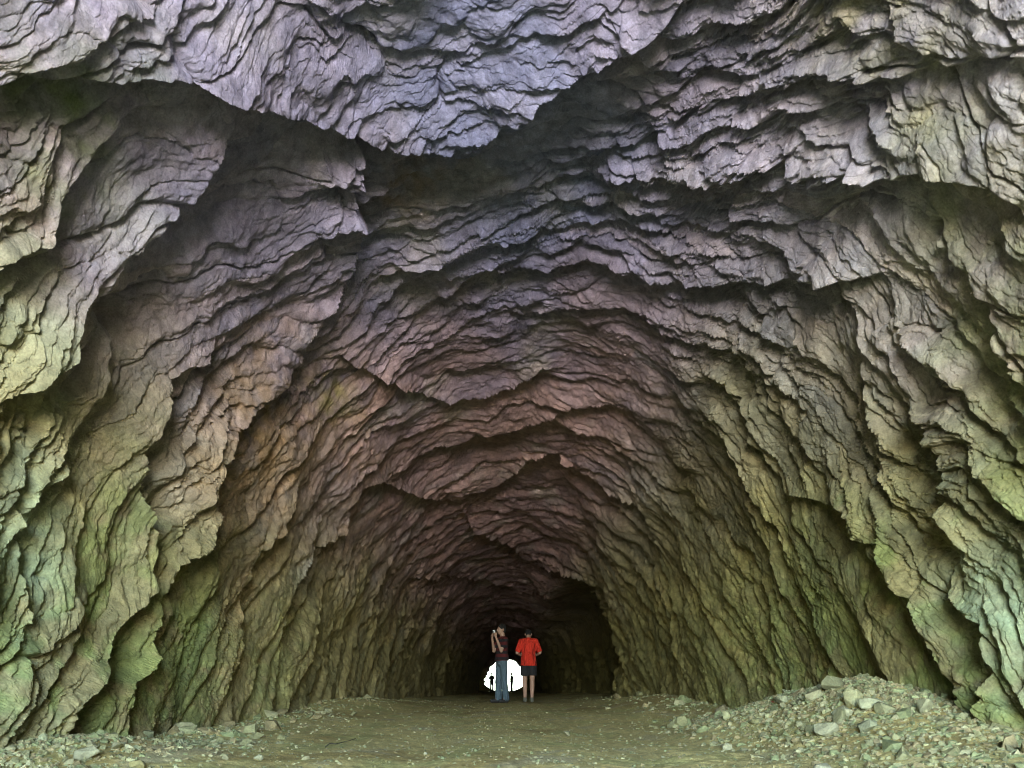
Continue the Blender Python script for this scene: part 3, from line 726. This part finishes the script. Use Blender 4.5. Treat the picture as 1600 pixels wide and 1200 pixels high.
    for s in (1, -1):
        fx, fy = feet[s]
        fuse('shoe', [capsule((fx, fy + 0.035, 0.045), (fx * 1.12, fy - 0.15, 0.04), 0.046, 0.042), ellipsoid((fx, fy + 0.015, 0.07), (0.05, 0.06, 0.05)), ],
             shoe_mat, root, voxel * 1.1, 2)
        if detail:
            fuse('eye', [ellipsoid(hp(0.031 * s, -0.083, 0.010), (0.011, 0.008, 0.007), 10, 6, rot=HR)], eye_m, root, 0.002, 0)
    return root

def stand(px, py):
    p = on_ground(px, py, 0.0)
    return p
Y_P = 24.6
def spot_at(px, Y):
    p = at_depth(px, HORIZON_Y, Y); z = float(gz(np.array([p[0]]), np.array([Y]))[0]); return (p[0], Y, z)
# one in a striped shirt, turned aside, a small white camera raised to the face
pA = spot_at(784, Y_P)
A = person('person', pA, R(-62), 'person in striped red and black shirt and jeans raising a small camera to the face', 'people in the tunnel',
   {'elbow': {1: (0.20, -0.12, 1.14), -1: (-0.21, -0.10, 1.15)}, 'wrist': {1: (0.085, -0.20, 1.455), -1: (-0.09, -0.21, 1.45)},
    'hand': {1: ((-0.25, -0.1, 1), (-0.6, 0.6, 0.1), 0.75), -1: ((0.3, -0.1, 1), (0.6, 0.6, 0.1), 0.75)}, 'feet': {1: (0.12, 0.04), -1: (-0.09, -0.05)}, 'hem': 0.93, 'sleeve': 0.72},
   striped, jean_m, shoe_m, tilt_head=(0, R(-8)), legs_name='jeans', shirt_name='shirt')
bm = bmesh.new()
bmesh.ops.create_cube(bm, size=1); bmesh.ops.scale(bm, vec=(0.095, 0.026, 0.058), verts=bm.verts)
bmesh.ops.bevel(bm, geom=bm.edges[:], offset=0.006, segments=2, affect='EDGES')
cm = bpy.data.meshes.new('camera_body'); bm.to_mesh(cm); bm.free()
camA = bpy.data.objects.new('compact_camera', None); col.objects.link(camA)
camA.matrix_world = Matrix.Translation(pA) @ Matrix.Rotation(R(-62), 4, 'Z') @ Matrix.Translation((0.0, -0.215, 1.585))
tag(camA, 'small white compact camera held up by the person in stripes', 'camera')
link('camera_body', cm, white_m, camA)
v, f = capsule((0, -0.012, 0), (0, -0.034, 0), 0.022, 0.020, 20, True, True)
lm = bpy.data.meshes.new('lens'); lm.from_pydata([tuple(q) for q in v], [], f); link('lens', lm, shoe_m, camA)
# one in a red shirt seen from behind, head bowed over something held in front
pB = spot_at(826, Y_P + 0.3)
B = person('person', pB, R(180), 'person in bright red shirt and black shorts seen from behind with head bowed', 'people in the tunnel',
   {'elbow': {1: (0.275, 0.015, 1.13), -1: (-0.275, 0.015, 1.13)}, 'wrist': {1: (0.20, -0.16, 1.08), -1: (-0.20, -0.16, 1.08)},
    'hand': {1: ((-0.4, -1, 0.1), (-0.5, 0, 1), 0.6), -1: ((0.4, -1, 0.1), (0.5, 0, 1), 0.6)}, 'feet': {1: (0.085, -0.05), -1: (-0.075, 0.06)}, 'hem': 0.83, 'sleeve': 0.93},
   red_m, black_m, shoe2_m, short=True, tilt_head=(R(55), 0), legs_name='shorts', shirt_name='shirt', scale=0.985)
# two far figures against the bright exit, and something red by their side
fd = {'elbow': {1: (0.27, 0.02, 1.12), -1: (-0.27, 0.02, 1.12)}, 'wrist': {1: (0.30, -0.06, 0.88), -1: (-0.30, -0.06, 0.88)}, 'hand': {1: ((0, 0, -1), (-1, 0, 0), 0.3), -1: ((0, 0, -1), (1, 0, 0), 0.3)}}
person('person', spot_at(768.3, 100.0), R(170), 'far silhouetted person at the bright exit with arms hanging', 'people in the tunnel', fd, dark_m, dark_m, shoe_m, voxel=0.018, detail=False)
fd2 = dict(fd); fd2 = {'elbow': {1: (0.27, 0.02, 1.12), -1: (-0.30, 0.0, 1.14)}, 'wrist': {1: (0.12, -0.2, 1.2), -1: (-0.16, -0.18, 1.30)}, 'hand': fd['hand']}
person('person', spot_at(799.5, 99.5), R(245), 'far silhouetted person at the bright exit with bent arms', 'people in the tunnel', fd2, dark_m, dark_m, shoe_m, voxel=0.018, detail=False)
# ------------------------------------------------------------------ small things on the floor
def tube(name, pts, rad, mat):
    V_, F_ = [], []; n = 6
    for i, p in enumerate(pts):
        r = rad * (1 - 0.6 * i / len(pts))
        for k in range(n): V_.append((p[0] + 0.0, p[1] + r * math.cos(k * math.tau / n), p[2] + r * math.sin(k * math.tau / n)))
    F_ = [(i * n + k, i * n + (k + 1) % n, (i + 1) * n + (k + 1) % n, (i + 1) * n + k) for i in range(len(pts) - 1) for k in range(n)]
    me = bpy.data.meshes.new(name); me.from_pydata(V_, [], F_ + [tuple(range(n))]); return link(name, me, mat)
twig_m = simple_mat('dry_twig', (0.06, 0.05, 0.03), 0.9)
tp = []
for k, (px, py) in enumerate([(508, 1166), (515, 1161), (525, 1161), (536, 1159), (546, 1156), (556, 1153)]):
    g = ground_hit(px, py); tp.append((g[0], g[1], float(gz(np.array([g[0]]), np.array([g[1]]))[0]) + 0.012 + 0.004 * (k % 2)))
tag(tube('twig', tp, 0.006, twig_m), 'thin dark dry twig lying on the dirt floor', 'twig')
g = ground_hit(1208, 1102)
sm_ = np_mesh('scrap', *hull_mesh(9, 5, (1, 0.7, 0.25)), smooth=False); sc_ = link('scrap', sm_, red_m)
sc_.location = (g[0], g[1], g[2] + 0.03); sc_.scale = (0.03,) * 3
tag(sc_, 'tiny red scrap of litter among the stones of the larger heap', 'litter')
